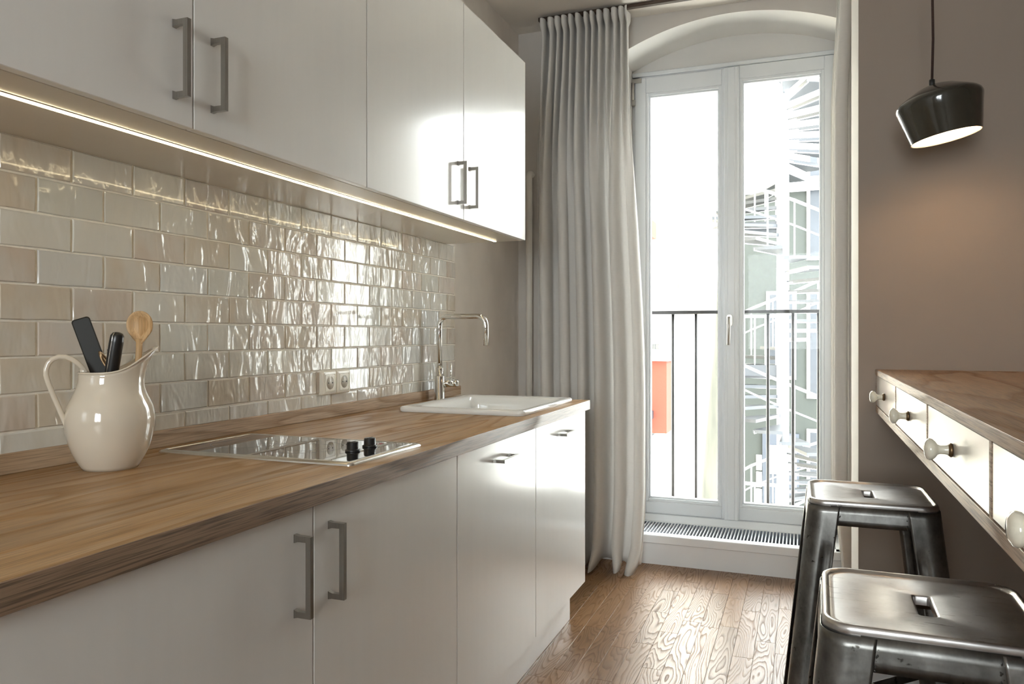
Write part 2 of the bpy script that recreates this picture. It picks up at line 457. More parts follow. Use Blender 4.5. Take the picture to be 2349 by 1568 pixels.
# ------------------------------------------------------------------ glazed wall tiles
ZU, ZCT = 1.5123, .8749                # underside of the wall cabinets, worktop
TP, TR, T0 = .1534, .0702, 1.148
Y_T0, Y_T1 = .50, 2.995
tag(MB().box(-.002, .0068, Y_T0, Y_T1, .90, ZU).build('grout', 'grout', wl))
tcache = {}
def tile_mesh(wd, ht, var):
    key = (round(wd, 3), round(ht, 3), var)
    if key in tcache: return tcache[key]
    rnd = random.Random(hash(key) & 0xffff)
    hx, hz = key[0] / 2, key[1] / 2; b = .0022; T = .0095
    NY, NZ = 3, 2
    j = lambda a: rnd.uniform(-a, a)
    front = [[(T + j(.00022), (-hx + b + (2 * hx - 2 * b) * i / NY) + (j(.0007) if i in (0, NY) else 0), (-hz + b + (2 * hz - 2 * b) * q / NZ) + (j(.0007) if q in (0, NZ) else 0)) for i in range(NY + 1)] for q in range(NZ + 1)]
    mb = MB(); flat = [p for r in front for p in r]; n = NY + 1
    mb.add(flat, [(q * n + i, q * n + i + 1, (q + 1) * n + i + 1, (q + 1) * n + i) for q in range(NZ) for i in range(NY)], True)
    ring = [front[0][i] for i in range(n)] + [front[q][NY] for q in range(1, NZ + 1)] + [front[NZ][i] for i in range(NY - 1, -1, -1)] + [front[q][0] for q in range(NZ - 1, 0, -1)]
    def out(p, e, x):
        y = p[1] + (e if p[1] > hx - 2 * b else -e if p[1] < -hx + 2 * b else 0)
        z = p[2] + (e if p[2] > hz - 2 * b else -e if p[2] < -hz + 2 * b else 0)
        return (x, y, z)
    r2 = [out(p, b * .9, T - .0018) for p in ring]; r3 = [out(p, b, .001) for p in ring]
    mb.loft([r3, r2, ring], True, smooth=False)
    me = mb.mesh('tile', fix=False)
    me.materials.append(M['tile_glaze']); tcache[key] = me
    return me
for row in range(9):
    z1 = ZU - .001 - TR * row; z0 = max(z1 - TR + .0035, .9115)
    off = T0 + (TP / 2 if row % 2 else 0)
    i0 = -5
    for i in range(i0, 16):
        ya, yb = off + TP * i, off + TP * (i + 1)
        ya, yb = max(ya + .002, Y_T0), min(yb - .002, Y_T1)
        if yb - ya < .012 or z1 - z0 < .01: continue
        me = tile_mesh(yb - ya, z1 - z0, random.randrange(6))
        inst('tile', me, wl, (0, (ya + yb) / 2, (z0 + z1) / 2), (0, random.uniform(-.008, .008), random.uniform(-.008, .008)))

# ------------------------------------------------------------------ window with two sashes
w1 = tag(bpy.data.objects.new('window_1', None), 'tall white double window with an arched head', kind='structure'); COL.objects.link(w1); w1.location = (1.05, YF, .145)
mb = MB()
mb.box(OX0, .585, YF + .012, YF + .09, .145, 2.52).box(1.525, OX1, YF + .012, YF + .09, .145, 2.52)
mb.box(OX0, OX1, YF + .012, YF + .09, 2.49, 2.52).box(OX0, OX1, YF + .012, YF + .09, .145, .20)
mb.build('window_frame', 'frame_white', w1)
# plastered head panel under the arch, with the small ledge line of the frame
mb = MB(); n = 32
pts = [(OX0 + (OX1 - OX0) * i / n) for i in range(n + 1)]
poly = [(OX0, 2.515), (OX1, 2.515)] + [(xx, arch(xx) + .002) for xx in reversed(pts)]
mb.prism(poly, 'Y', YF + .018, YF + .07)
mb.build('head_panel', 'plaster_white', w1)
MB().box(OX0, OX1, YF - .002, YF + .03, 2.508, 2.530, b=.004).build('head_trim', 'frame_white', w1)
MB().box(OX0, OX1, YF + .003, YF + .03, .143, .182, b=.003).build('sill_board', 'ledge_white', w1)
def sash(x0, x1, gx0, gx1, z0, z1, gz0, gz1):
    y0 = YF
    def ring(a, b, c, d, e, f, g, h, ya, yb, bev):
        m = MB(); m.box(a, e, ya, yb, c, d, b=bev).box(f, b, ya, yb, c, d, b=bev).box(e - .001, f + .001, ya, yb, c, g, b=bev).box(e - .001, f + .001, ya, yb, h, d, b=bev)
        return m
    s = ring(x0, x1, z0, z1, gx0 - .022, gx1 + .022, gz0 - .022, gz1 + .022, y0, y0 + .06, .003).build('sash', 'frame_white', w1)
    ring(gx0 - .023, gx1 + .023, gz0 - .023, gz1 + .023, gx0 - .008, gx1 + .008, gz0 - .008, gz1 + .008, y0 + .007, y0 + .058, .002).build('bead', 'frame_white', s)
    ring(gx0 - .009, gx1 + .009, gz0 - .009, gz1 + .009, gx0, gx1, gz0, gz1, y0 + .020, y0 + .056, .002).build('glazing_bead', 'frame_white', s)
    MB().box(gx0 - .004, gx1 + .004, y0 + .038, y0 + .042, gz0 - .004, gz1 + .004).build('pane', 'pane_glass', s)
    return s
sash(.560, 1.045, .642, .989, .186, 2.500, .271, 2.396)
sash(1.075, 1.543, 1.120, 1.479, .186, 2.506, .271, 2.418)
MB().box(1.024, 1.094, YF - .016, YF + .02, .184, 2.500, b=.004).build('meeting_strip', 'frame_white', w1)
MB().box(1.042, 1.078, YF - .020, YF - .010, .186, 2.498, b=.003).build('strip_rib', 'frame_white', w1)
# lever handle
hz = 1.205
mb = MB()
L = lambda y, h: [(p[0], y, p[1]) for p in rrect(1.052, hz, h, h + .016, h - .0005, 0, 8)]
mb.loft([L(YF - .018, .016), L(YF - .028, .016), L(YF - .030, .014)], cap0=True, cap1=True, smooth=False)
ho = mb.build('handle_plate', 'satin_metal', w1)
mb = MB().tube([(1.052, YF - .028, hz + .008), (1.052, YF - .062, hz + .008)], .0085, 12)
mb.tube([(1.052, YF - .060, hz + .018), (1.052, YF - .062, hz - .03), (1.050, YF - .062, hz - .125)], [.0095, .0095, .0085], 12)
mb.build('lever', 'satin_metal', ho)
# hinges
for nm, zt, xh in (('hinge', 2.43, .552), ('hinge', .20, 1.548)):
    mb = MB().tube([(xh, YF - .012, zt - .045), (xh, YF - .012, zt + .045)], .009, 10).box(xh - .012, xh + .012, YF - .012, YF + .014, zt - .075, zt - .045)
    mb.box(xh - .012, xh + .045 if xh < 1 else xh + .012, YF - .006, YF + .012, zt + .045, zt + .068)
    mb.build('hinge', 'satin_metal', w1)

# ledge below the window with the convector grille let into it
lg = structure('trim_1', MB().box(OX0 - .25, 1.70, YW - .012, YW + .043, .105, .145, b=.003).box(OX0, OX1 + .012, 4.068, YF + .02, .105, .145)
               .box(OX0 - .25, .56, YW, YW + .04, .105, .145).box(1.545, OX1 + .01, YW, YF, .105, .145).box(OX0 - .25, 1.70, YW - .002, YW + .02, -.004, .106), 'ledge_white', 'white ledge and riser below the window')
gr = thing('convector_grille', (1.05, 3.955, .09), 'pale slatted convector grille let into the window ledge', 'grille')
MB().box(.56, 1.545, 3.843, 4.068, .062, .066).build('trough', 'dark_inside', gr)
mb = MB().box(.56, 1.545, 3.843, 3.849, .066, .144).box(.56, 1.545, 4.062, 4.068, .066, .144)
mb.build('side_rail', 'fin_metal', gr)
MB().tube([(.565, 3.94, .098), (1.54, 3.94, .098)], .016, 10).build('heating_tube', 'fin_metal', gr)
sl = MB().box(-.0030, .0030, -.1095, .1095, -.014, 0, b=.0006).mesh('slat'); sl.materials.append(M['steel_bright'] if False else M['frame_white'])
xx = .568
while xx < 1.54:
    inst('slat', sl, gr, (xx, 3.9555, .1445)); xx += .0162

# heating pipe in the corner
pp = MB().tube(arc_path([(.075, 3.80, 1.968), (.075, 3.757, 1.968), (.075, 3.757, -.002)], .025), .017, 14)
pp.lathe([(.030, 0), (.030, .008), (.018, .012)], (.075, 3.757, 0), 20)
tag(pp.build('heating_pipe', 'pipe_white'), 'thin white heating pipe rising in the corner behind the long curtain', 'pipe')

# ------------------------------------------------------------------ base cabinets, worktop
def bar_handle(parent, cx, cy, cz, ln, horizontal=False, prot=.034, wd=.0105, th=.010):
    """square bow handle with mitred corners standing out in +X"""
    mb = MB(); h = ln / 2; a = wd / 2
    outer = [(0, -h), (prot, -h), (prot, h), (0, h)]
    inner = [(0, h - th), (prot - th, h - th), (prot - th, -h + th), (0, -h + th)]
    # swept square section along the bow: legs flare towards the door as on the photo
    def P(x, l, s): return (cx + x, cy + l, cz + s) if horizontal else (cx + x, cy + s, cz + l)
    poly = [(-.001, -h - .002), (.008, -h), (prot, -h), (prot, h), (.008, h), (-.001, h + .002), (-.001, h - th - .003), (.008, h - th), (prot - th, h - th), (prot - th, -h + th), (.008, -h + th), (-.001, -h + th + .003)]
    n = len(poly); e = .0008
    v0 = [P(x, l, -a + e) for x, l in poly] + [P(x, l, a - e) for x, l in poly]
    quads = [(0, 1, 10, 11), (1, 2, 9, 10), (2, 3, 8, 9), (3, 4, 7, 8), (4, 5, 6, 7)]
    fs = [q for q in quads] + [tuple(i + n for i in reversed(q)) for q in quads] + [(i, i + n, (i + 1) % n + n, (i + 1) % n) for i in range(n)]
    mb.add(v0, fs)
    return mb.build('handle', 'steel', parent)

YL0, LW = 1.1399 - .6, .6
low_lab = ['white base cabinet with upright bow handle below the cream jug', 'white base cabinet with upright bow handle below the hob',
           'white base cabinet with level bow handle between hob and sink', 'white base cabinet with level bow handle under the white sink']
for i in range(4):
    y0, y1 = YL0 + LW * i, YL0 + LW * (i + 1)
    if i == 3: y1 = 2.938
    c = thing('base_cabinet', (.30, (y0 + y1) / 2, .155), low_lab[i], 'cabinet', 'white base cabinets')
    if i == 3:
        m = MB().box(.03, .578, y0 + .001, y0 + .018, .158, .838).box(.03, .578, y1 - .002, y1 + .008, .158, .838).box(.03, .578, y0 + .018, y1 - .002, .158, .175).box(.012, .03, y0, y1, .158, .70)
    elif i == 1:
        m = MB().box(.012, .578, y0 + .001, y1 - .001, .158, .80)
    else:
        m = MB().box(.012, .578, y0 + .001, y1 - .001, .158, .838)
    m.build('body', 'cabinet_body', c)
    d = MB().box(.580, .600, y0 + .0015, y1 - .0015, .160, .834, b=.0012).build('door', 'cabinet_white', c)
    if i == 0: bar_handle(d, .600, y1 - .052, .727, .138)
    elif i == 1: bar_handle(d, .600, y0 + .048, .727, .138)
    else: bar_handle(d, .600, (y0 + y1) / 2, .783, .125, True)
tag(MB().box(.02, .535, YL0, 2.945, 0, .157, b=.0015).build('plinth', 'cabinet_white'), 'pale kickboard running along the floor under the base cabinets', 'plinth')

SX0, SX1, SY0, SY1 = .165, .555, 2.325, 2.810     # sink cut-out
mb = MB()
ZB = .839
wt = thing('worktop', (.3, 1.7, ZB), 'long oak worktop carrying jug, hob and sink', 'worktop')
mb.box(0.0, .6135, YL0 - .02, SY0, ZB, ZCT).box(0, .6135, SY1, 2.952, ZB, ZCT).box(0, SX0, SY0, SY1, ZB, ZCT).box(SX1, .6135, SY0, SY1, ZB, ZCT)
mb.build('board', 'oak_counter', wt)
mb = MB().box(.6130, .6153, YL0 - .02, 2.9535, ZB - .0004, ZCT - .0002, b=.0006).box(.0, .6140, 2.9515, 2.9538, ZB - .0004, ZCT - .0002, b=.0006)
mb.build('edge_band', 'oak_edge', wt)
tag(MB().box(0.0005, .020, YL0 - .02, 3.030, ZCT, .9133, b=.0012).build('splash_strip', 'oak_splash'), 'low oak upstand strip between worktop and wall tiles', 'upstand')

# ------------------------------------------------------------------ wall cabinets
YU0 = 1.112 - .6
XU, ZT = .3582, 2.229
up_lab = ['white wall cabinet above the jug with utensils', 'white wall cabinet above the hob', 'white wall cabinet above the wall socket', 'white wall cabinet at the window end of the row, above the tap']
for i in range(4):
    y0, y1 = YU0 + .6 * i, YU0 + .6 * (i + 1)
    c = thing('wall_cabinet', (.17, (y0 + y1) / 2, ZU + .012), up_lab[i], 'cabinet', 'white wall cabinets')
    MB().box(0.001, XU - .0205, y0 + .0008, y1 - .0008, ZU + .0125, ZT).build('body', 'cabinet_white', c)
    d = MB().box(XU - .019, XU, y0 + .0016, y1 - .0016, ZU + .0005, ZT - .001, b=.0012).build('door', 'cabinet_white', c)
    if i in (0, 2): bar_handle(d, XU, y1 - .046, 1.625, .138)
    else: bar_handle(d, XU, y0 + .048, 1.625, .138)
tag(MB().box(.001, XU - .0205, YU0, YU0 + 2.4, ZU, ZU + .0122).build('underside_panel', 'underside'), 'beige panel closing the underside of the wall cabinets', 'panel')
ls = thing('led_strip', (.238, 1.7, ZU - .002), 'glowing warm strip light along the underside of the wall cabinets', 'light')
MB().box(.231, .245, YU0 + .01, 2.890, ZU - .0012, ZU + .0005).build('channel', 'satin_metal', ls)
MB().box(.2335, .2425, YU0 + .012, 2.886, ZU - .0030, ZU - .0010, b=.0006).build('diffuser', 'led_glow', ls)

# ------------------------------------------------------------------ sink and tap
sk = thing('sink', (.35, 2.567, ZCT), 'white ceramic inset sink at the end of the oak worktop', 'sink')
cx, cy, hx, hy = .352, 2.567, .225, .283
loops = [rrect(cx, cy, hx - .004, hy - .004, .020, ZCT - .001), rrect(cx, cy, hx, hy, .022, ZCT + .004), rrect(cx, cy, hx, hy, .022, ZCT + .013), rrect(cx, cy, hx - .004, hy - .004, .02, ZCT + .0175),
         rrect(cx, cy, hx - .012, hy - .012, .02, ZCT + .0185)]
bx, by, bhx, bhy = .362, 2.567, .182, .225
loops += [rrect(bx, by, bhx + .006, bhy + .006, .034, ZCT + .0165), rrect(bx, by, bhx, bhy, .032, ZCT + .010), rrect(bx, by, bhx - .004, bhy - .004, .032, ZCT - .02),
          rrect(bx, by, bhx - .010, bhy - .010, .035, ZCT - .14), rrect(bx, by, bhx - .022, bhy - .022, .03, ZCT - .158), rrect(bx, by, .03, .03, .0295, ZCT - .162)]
MB().loft(loops, cap1=True).build('basin', 'ceramic_white', sk)
MB().lathe([(.001, ZCT - .1600), (.026, ZCT - .1605), (.030, ZCT - .163)], (bx, by, 0), 24).build('drain', 'chrome', sk)

fx, fy = .060, 2.738
fa = thing('kitchen_tap', (fx, fy, ZCT), 'tall chrome tap with square bent spout beside the sink', 'tap')
MB().lathe([(.0001, 0), (.0225, 0), (.0225, .003), (.0205, .005), (.0205, .094), (.0195, .096), (.0165, .0965), (.0165, .126), (.0155, .128), (.0103, .1285)], (fx, fy, ZCT), 28).build('body', 'chrome', fa)
MB().tube(arc_path([(fx, fy, ZCT + .12), (fx, fy, 1.205), (fx + .200, fy - .004, 1.205), (fx + .200, fy - .004, 1.092)], .040, 8), .0108, 16).build('spout', 'chrome', fa)
MB().lathe([(.0085, 0), (.0085, .02)], (fx + .200, fy - .004, 1.0915), 14, cap0=True).build('aerator', 'satin_metal', fa)
d = Vector((.80, .60, 0)).normalized(); c0 = Vector((fx, fy, ZCT + .066))
lv = MB().tube([c0 + d * .015, c0 + d * .052], .0150, 18).tube([c0 + d * .0535, c0 + d * .074], .0150, 18).build('mixer_knob', 'chrome', fa)
MB().tube([c0 + d * .046 + Vector((0, 0, .012)), c0 + d * .046 + Vector((0, 0, .080))], .0042, 10).build('lever', 'chrome', lv)

# ------------------------------------------------------------------ wall socket
so = thing('wall_socket', (.012, 2.084, .947), 'cream double wall socket on the tiles between hob and sink', 'socket')
SZ0, SZ1 = .9465, 1.0205
for a, b in ((2.006, 2.0835), (2.0845, 2.162)):
    cy, cz, hy, hz = (a + b) / 2, (SZ0 + SZ1) / 2, (b - a) / 2, (SZ1 - SZ0) / 2
    R = lambda x, iy, iz, r: [(x, p[0], p[1]) for p in rrect(cy, cz, hy - iy, hz - iz, r, 0, 4)]
    f = MB().loft([R(.004, 0, 0, .004), R(.016, 0, 0, .004), R(.0205, .003, .003, .004), R(.0225, .012, .010, .002), R(.0205, .0125, .0105, .002)], cap1=True, smooth=False).build('frame', 'socket_white', so)
    q = MB().loft([R(.0195, .0135, .0115, .002), R(.0222, .0135, .0115, .002), R(.0226, .015, .013, .002)], cap1=True, smooth=False)
    q.build('cover', 'socket_white', f)
    AX = Matrix.Rotation(PI / 2, 4, 'Y')
    m = MB().lathe([(.0205, .0228), (.0198, .0234), (.0190, .0232), (.0188, .0236), (.0001, .0236)], (0, cy, cz), 28, AX)
    m.build('well', 'socket_well', f)
    for s in (-1, 1): MB().lathe([(.0026, .0238), (.0001, .0240)], (0, cy + s * .0105, cz), 10, AX).build('pin_hole', 'hole_dark', f)

# ------------------------------------------------------------------ hob
hb = thing('hob', (.32, 1.455, ZCT), 'narrow black glass hob with steel frame and two black knobs', 'hob')
hx0, hx1, hy0, hy1 = .072, .572, 1.305, 1.608
cx, cy, hx, hy = (hx0 + hx1) / 2, (hy0 + hy1) / 2, (hx1 - hx0) / 2, (hy1 - hy0) / 2
MB().loft([rrect(cx, cy, hx, hy, .012, ZCT - .0005), rrect(cx, cy, hx, hy, .012, ZCT + .003), rrect(cx, cy, hx - .003, hy - .003, .011, ZCT + .0062), rrect(cx, cy, hx - .010, hy - .010, .008, ZCT + .0078),
           rrect(cx, cy, hx - .016, hy - .015, .005, ZCT + .0070), rrect(cx, cy, hx - .016, hy - .015, .005, ZCT + .003)], cap1=True).build('frame', 'steel_bright', hb)
gx1 = hx1 - .018
hg = MB().box(hx0 + .0165, gx1, hy0 + .0155, hy1 - .0155, ZCT + .002, ZCT + .0066, b=.0006).build('glass', 'hob_glass', hb)
def ringmark(x, y, r, parent):
    m = MB(); n = 48; z = ZCT + .0067
    a = [(x + (r) * math.cos(2 * PI * i / n), y + r * math.sin(2 * PI * i / n), z) for i in range(n)]
    b = [(x + (r - .0012) * math.cos(2 * PI * i / n), y + (r - .0012) * math.sin(2 * PI * i / n), z) for i in range(n)]
    m.loft([a, b], smooth=False); m.build('burner_ring', 'mark_grey', parent)
ringmark(.185, cy, .075, hg); ringmark(.355, cy, .088, hg); ringmark(.355, cy, .055, hg)
for i in range(5): MB().box(.470 + (i % 2) * .014 + (.008 if i == 4 else 0), .478 + (i % 2) * .014 + (.008 if i == 4 else 0), 1.548 + i * .0052, 1.5505 + i * .0052, ZCT + .0064, ZCT + .0069).build('heat_mark', 'red_mark', hg)
for yk in (1.442, 1.512):
    k = MB().lathe([(.0001, 0), (.0165, 0), (.0170, .0015), (.0165, .0040), (.0145, .0048), (.0135, .0055), (.0130, .019), (.0120, .0205), (.0001, .0208)], (.488, yk, ZCT + .0064), 28)
    k = k.build('knob', 'black_plastic', hb)
    MB().box(.4865, .4895, yk - .011, yk + .011, ZCT + .0266, ZCT + .0280, b=.0006).build('pointer', 'black_matt', k)

# ------------------------------------------------------------------ enamel jug and its utensils
JX, JY, K = .136, 1.129, .000847
RT = Vector((math.cos(TH), math.sin(TH), 0)); FW = Vector((-math.sin(TH), math.cos(TH), 0)); UP = Vector((0, 0, 1))
JC = Vector((JX, JY, ZCT))
def jp(px, py, d=0.0): return JC + RT * ((px - 253) * K) + FW * d + UP * ((1072 - py) * K)
jg = thing('enamel_jug', (JX, JY, ZCT), 'cream enamel jug holding kitchen utensils', 'jug')
JA = TH + math.radians(30)              # spout direction
prof = [(0, .0490), (.004, .0515), (.023, .0632), (.051, .0737), (.079, .0792), (.1016, .0803), (.124, .0755), (.141, .0667), (.158, .0592), (.175, .0552)]
def jug_r(z):
    if z >= .175: return .0548
    for (a, ra), (b, rb) in zip(prof, prof[1:]):
        if a <= z <= b:
            t_ = (z - a) / (b - a); return ra + (rb - ra) * t_
    return prof[-1][1]
def jug_loops(inner):
    n = 72; loops = []
    e = .0022 if inner else 0.0
    for q in range(31):
        s_ = q / 30; L_ = []
        for j in range(n):
            ph = 2 * PI * j / n; cs = math.cos(ph)
            sp = ((1 + cs) / 2) ** 4.7
            zr = .1865 + .0495 * sp
            z = (e if inner else 0) + s_ * (zr - (e if inner else 0))
            # keep the body's shape below the neck the same all round
            zz = s_ * .1865; z = zz + (zr - .1865) * max(0, (s_ - .85) / .15)
            r = jug_r(zz)
            if z > .165:
                tt = (z - .165) / .071
                r += (.028 * tt ** 1.6) * (((1 + cs) / 2) ** 2) + .0015 * smooth(.9, 1, s_)
            r -= e
            L_.append(JC + Vector((math.cos(ph + JA) * r, math.sin(ph + JA) * r, max(z, e))))
        loops.append(L_)
    return loops
# smoothing of the profile radius
def smooth_loops(ls):
    out = [ls[0]]
    for a, b, c in zip(ls, ls[1:], ls[2:]): out.append([(p + q * 2 + r) / 4 for p, q, r in zip(a, b, c)])
    return out + [ls[-1]]
lo = smooth_loops(smooth_loops(jug_loops(False))); li = smooth_loops(smooth_loops(jug_loops(True)))
MB().loft(lo + list(reversed(li)), cap0=True, cap1=True).build('body', 'enamel_cream', jg)
# rolled rim
rim = [p + Vector((0, 0, .0003)) for p in lo[-1]]; rim.append(rim[0]); MB().tube(rim, .0020, 8, cap=False).build('rim', 'enamel_cream', jg)
hd = -Vector((math.cos(JA), math.sin(JA), 0)); side = Vector((-hd.y, hd.x, 0))
hp = [(197, 851), (188, 842), (178, 832), (165, 823), (150, 818), (135, 818), (121, 823), (111, 833), (106, 846), (106, 860), (111, 877), (122, 905), (135, 935), (148, 964), (158, 988), (164, 999), (171, 1006)]
def on_handle_plane(x, y):
    c_ = Vector((CX, 0, CH)); d_ = RT * ((x - 1174.5) / FPX) + FW - UP * ((y - HOR) / FPX)
    return c_ + d_ * ((JC - c_).dot(side) / d_.dot(side))
pts = [on_handle_plane(x, y) for x, y in hp]
pts = [JC + hd * .052 + UP * (pts[0].z - ZCT)] + pts + [JC + hd * .070 + UP * (pts[-1].z - ZCT - .003)]
MB().tube(pts, [.7, .75, .85, .95] + [1] * 11 + [1, .95, .8, .8], flat=(.0115, .0046), up=side).build('handle', 'enamel_cream', jg)

# spatula standing head down: its flat black end shows
def slab(p0, p1, wd, th, wvec, name, mat, par=None, r=.25, taper=1.0):
    """flat bar from p0 to p1 with rounded ends, wide along wvec"""
    ax = (p1 - p0); L_ = ax.length; ax.normalize(); wv = (wvec - ax * wvec.dot(ax)).normalized(); nv = ax.cross(wv)
    m = MB(); h = wd / 2; rr = wd * r
    out = []
    for px_, py_, a0 in ((h - rr, L_ - rr, 0), (-h + rr, L_ - rr, PI / 2), (-h + rr, rr, PI), (h - rr, rr, 1.5 * PI)):
        for i in range(6):
            a = a0 + PI / 2 * i / 5; out.append((px_ + rr * math.cos(a), py_ + rr * math.sin(a)))
    def lp(off, ins):
        return [p0 + wv * (x * (1 - ins) * (taper + (1 - taper) * y / L_)) + ax * (L_ / 2 + (y - L_ / 2) * (1 - ins * .2)) + nv * off for x, y in out]
    m.loft([lp(-th / 2, .12), lp(-th / 2 + th * .2, 0), lp(th / 2 - th * .2, 0), lp(th / 2, .12)], cap0=True, cap1=True, smooth=False)
    return m.build(name, mat, par)
sp = slab(jp(252, 935, .012), jp(182, 727, .000), .033, .009, RT + FW * .45, 'spatula', 'black_matt', r=.18)
tag(sp, 'flat black kitchen spatula leaning out of the jug over its handle', 'spatula')
# black knife handle
kn = thing('kitchen_knife', jp(262, 960, -.012), 'black knife handle with a steel tang line standing in the jug', 'knife')
p0, p1 = jp(259, 872, -.012), jp(281, 759, -.018)
ax = (p1 - p0).normalized(); wv = RT; L_ = (p1 - p0).length
hdl = MB().tube([p0 + ax * (L_ * t_) for t_ in (0, .2, .5, .8, .93, .98, 1.0)], [.0125, .0125, .0128, .0130, .0122, .0092, .004], 14).build('handle', 'black_plastic', kn)
tn = MB().tube([p0 + ax * (L_ * t_) - FW * (.0118 * (1 if t_ < .95 else .65)) - RT * .003 for t_ in (0, .25, .5, .8, .93, .985)], .0011, 6).build('tang', 'steel_bright', hdl)
slab(jp(262, 985, -.010), jp(259, 868, -.012), .022, .0016, RT, 'blade', 'steel_bright', kn, r=.2)
# wooden spoon
ws = thing('wooden_spoon', jp(290, 930, .02), 'round-headed wooden spoon standing in the jug', 'spoon')
m = MB(); c0 = jp(306, 741, .026); ru, rv = RT, UP
n = 40; outl = []
for i in range(n):
    a = 2 * PI * i / n; x = math.cos(a); y = math.sin(a)
    xx = x * .0262 * (1 - .10 * max(0, -y) ** 2); yy = y * (.0275 if y > 0 else .0400)
    if y < -.25: xx = x * .0262 * (1 - .55 * ((-y - .25) / .75) ** 1.2)
    outl.append((xx, yy))
def sl_(k_, off): return [c0 + ru * (x * k_) + rv * (y * k_) + FW * off for x, y in outl]
m.loft([sl_(.02, .009), sl_(.5, .008), sl_(.85, .0045), sl_(1, 0), sl_(.985, -.003), sl_(.93, -.0035), sl_(.80, -.0005), sl_(.5, .0045), sl_(.02, .0055)], cap0=True, cap1=True)
m.build('bowl', 'spoon_wood', ws)
MB().tube([jp(304.5, 774, .027), jp(304, 800, .026), jp(301, 850, .025), jp(288, 940, .02)], [.0065, .0062, .006, .0055], 12).build('stem', 'spoon_wood', ws)
# spoon and fork bowls just above the rim
tsn = MB(); c0 = jp(246, 828, -.006)
loop = lambda k_, off: [c0 + (RT * .75 + UP * -.2) * (math.cos(2 * PI * i / 24) * .012 * k_) + (UP * 1 - RT * .55) * (math.sin(2 * PI * i / 24) * .022 * k_) + FW * off for i in range(24)]
tsn.loft([loop(.05, .007), loop(.6, .005), loop(1, 0), loop(.95, -.001), loop(.6, .003), loop(.05, .005)], cap0=True, cap1=True).tube([jp(253, 845, -.005), jp(268, 950, .004)], .0022, 8)
tag(tsn.build('table_spoon', 'brass_dark'), 'worn metal spoon showing just above the jug rim', 'spoon')
frk = MB()
for i in range(3): frk.tube([jp(250 + i * 3, 824, .010), jp(240 + i * 5, 799 + i * 1.5, .010)], .0015, 6)
frk.tube([jp(253, 823, .010), jp(270, 950, .012)], .0040, 8)
tag(frk.build('dinner_fork', 'steel_bright'), 'small steel fork with its tines up in the jug', 'fork')

# ------------------------------------------------------------------ curtain rail and curtains
rl = thing('curtain_rail', (.9, 3.615, 2.688), 'dark bronze curtain rail fixed to the ceiling by the window', 'curtain rail')
MB().box(.172, 1.95, 3.632, 3.662, 2.696, ZC + .001, b=.003).build('track', 'rail_brown', rl)
MB().box(.168, .1735, 3.630, 3.664, 2.693, ZC, b=.0015).build('end_cap', 'rail_brown', rl)

def curtain_left():
    NU, NZ = 420, 84; m = MB(); loops = []
    for k in range(NZ + 1):
        t_ = k / NZ; z = 2.692 * (1 - t_ ** 1.0) + .004 * t_
        if k <= 14: z = 2.692 - .158 * (k / 14) ** 1.3
        else: z = 2.534 - (2.534 - .004) * ((k - 14) / (NZ - 14))
        g = 1 - z / 2.692
        x0 = .180 - .045 * smooth(0, .3, g); x1 = .622 + .066 * smooth(.05, .72, g) - .02 * smooth(.85, 1, g)
        head = 1 - smooth(.010, .028, g)           # stiff header loops
        low = smooth(.03, .42, g)                  # folds merging lower down
        foot = smooth(.955, 1.0, g)
        row = []
        for i in range(NU + 1):
            u = i / NU
            N1 = 12.5
            ph1 = 2 * PI * N1 * (u + .006 * math.sin(2 * PI * 3.1 * u + .6) + .004 * math.sin(2 * PI * 5.3 * u))
            A1 = .066 * head + .040 * (1 - head) + .010 * low
            ya = A1 * math.sin(ph1 + .9)
            xa = u - (2.3 * head + .6 * (1 - head)) / (2 * PI * N1 * 2) * math.sin(2 * (ph1 + .9)) * (1 + .3 * math.sin(9 * u))
            N2 = 6.0
            v_ = u + .022 * math.sin(2 * PI * 2 * u + 1.2) + .010 * math.sin(2 * PI * 3.3 * u)
            ph2 = 2 * PI * N2 * v_ - .4 + .5 * math.sin(3 * g + 4 * u)
            A2 = (.050 + .018 * math.sin(2 * PI * 1.6 * u + 1)) * (1 + .15 * math.sin(5 * g + 6 * u))
            yb = A2 * math.sin(ph2) + .006 * math.sin(2 * ph2 + 1) + .03 * A2 * math.sin(ph1)
            xb = v_ - 1.25 / (2 * PI * N2 * 2) * math.sin(2 * ph2)
            xx = xa * (1 - low) + xb * low; yy = ya * (1 - low) + yb * low
            sway = .012 * math.sin(2.2 * g + 5 * u) * low
            X = x0 + (x1 - x0) * xx + sway * .6
            Y = 3.655 + yy - .012 * low
            Z = z
            if foot > 0:
                fr_ = math.sin(ph2)
                Y += foot * (-.045 * max(0, -fr_) + .012 * math.sin(17 * u + 1.3)); X += foot * .018 * math.sin(23 * u + 2)
                Z += foot * (.016 * (1 + math.sin(ph2 + .6)) + .006 * math.sin(31 * u))
            if Z > 2.60: Y = min(Y, 3.80)
            row.append((X, min(Y, 3.785), max(Z, .003)))
        loops.append(row)
    m.loft(loops, close=False)
    return m
cl = curtain_left().build('curtain', 'linen', fix=False)
md = cl.modifiers.new('thickness', 'SOLIDIFY'); md.thickness = .0022; md.offset = 0
tag(cl, 'long pale linen curtain hanging in full pleats between the sink and the window', 'curtain', 'linen curtains')
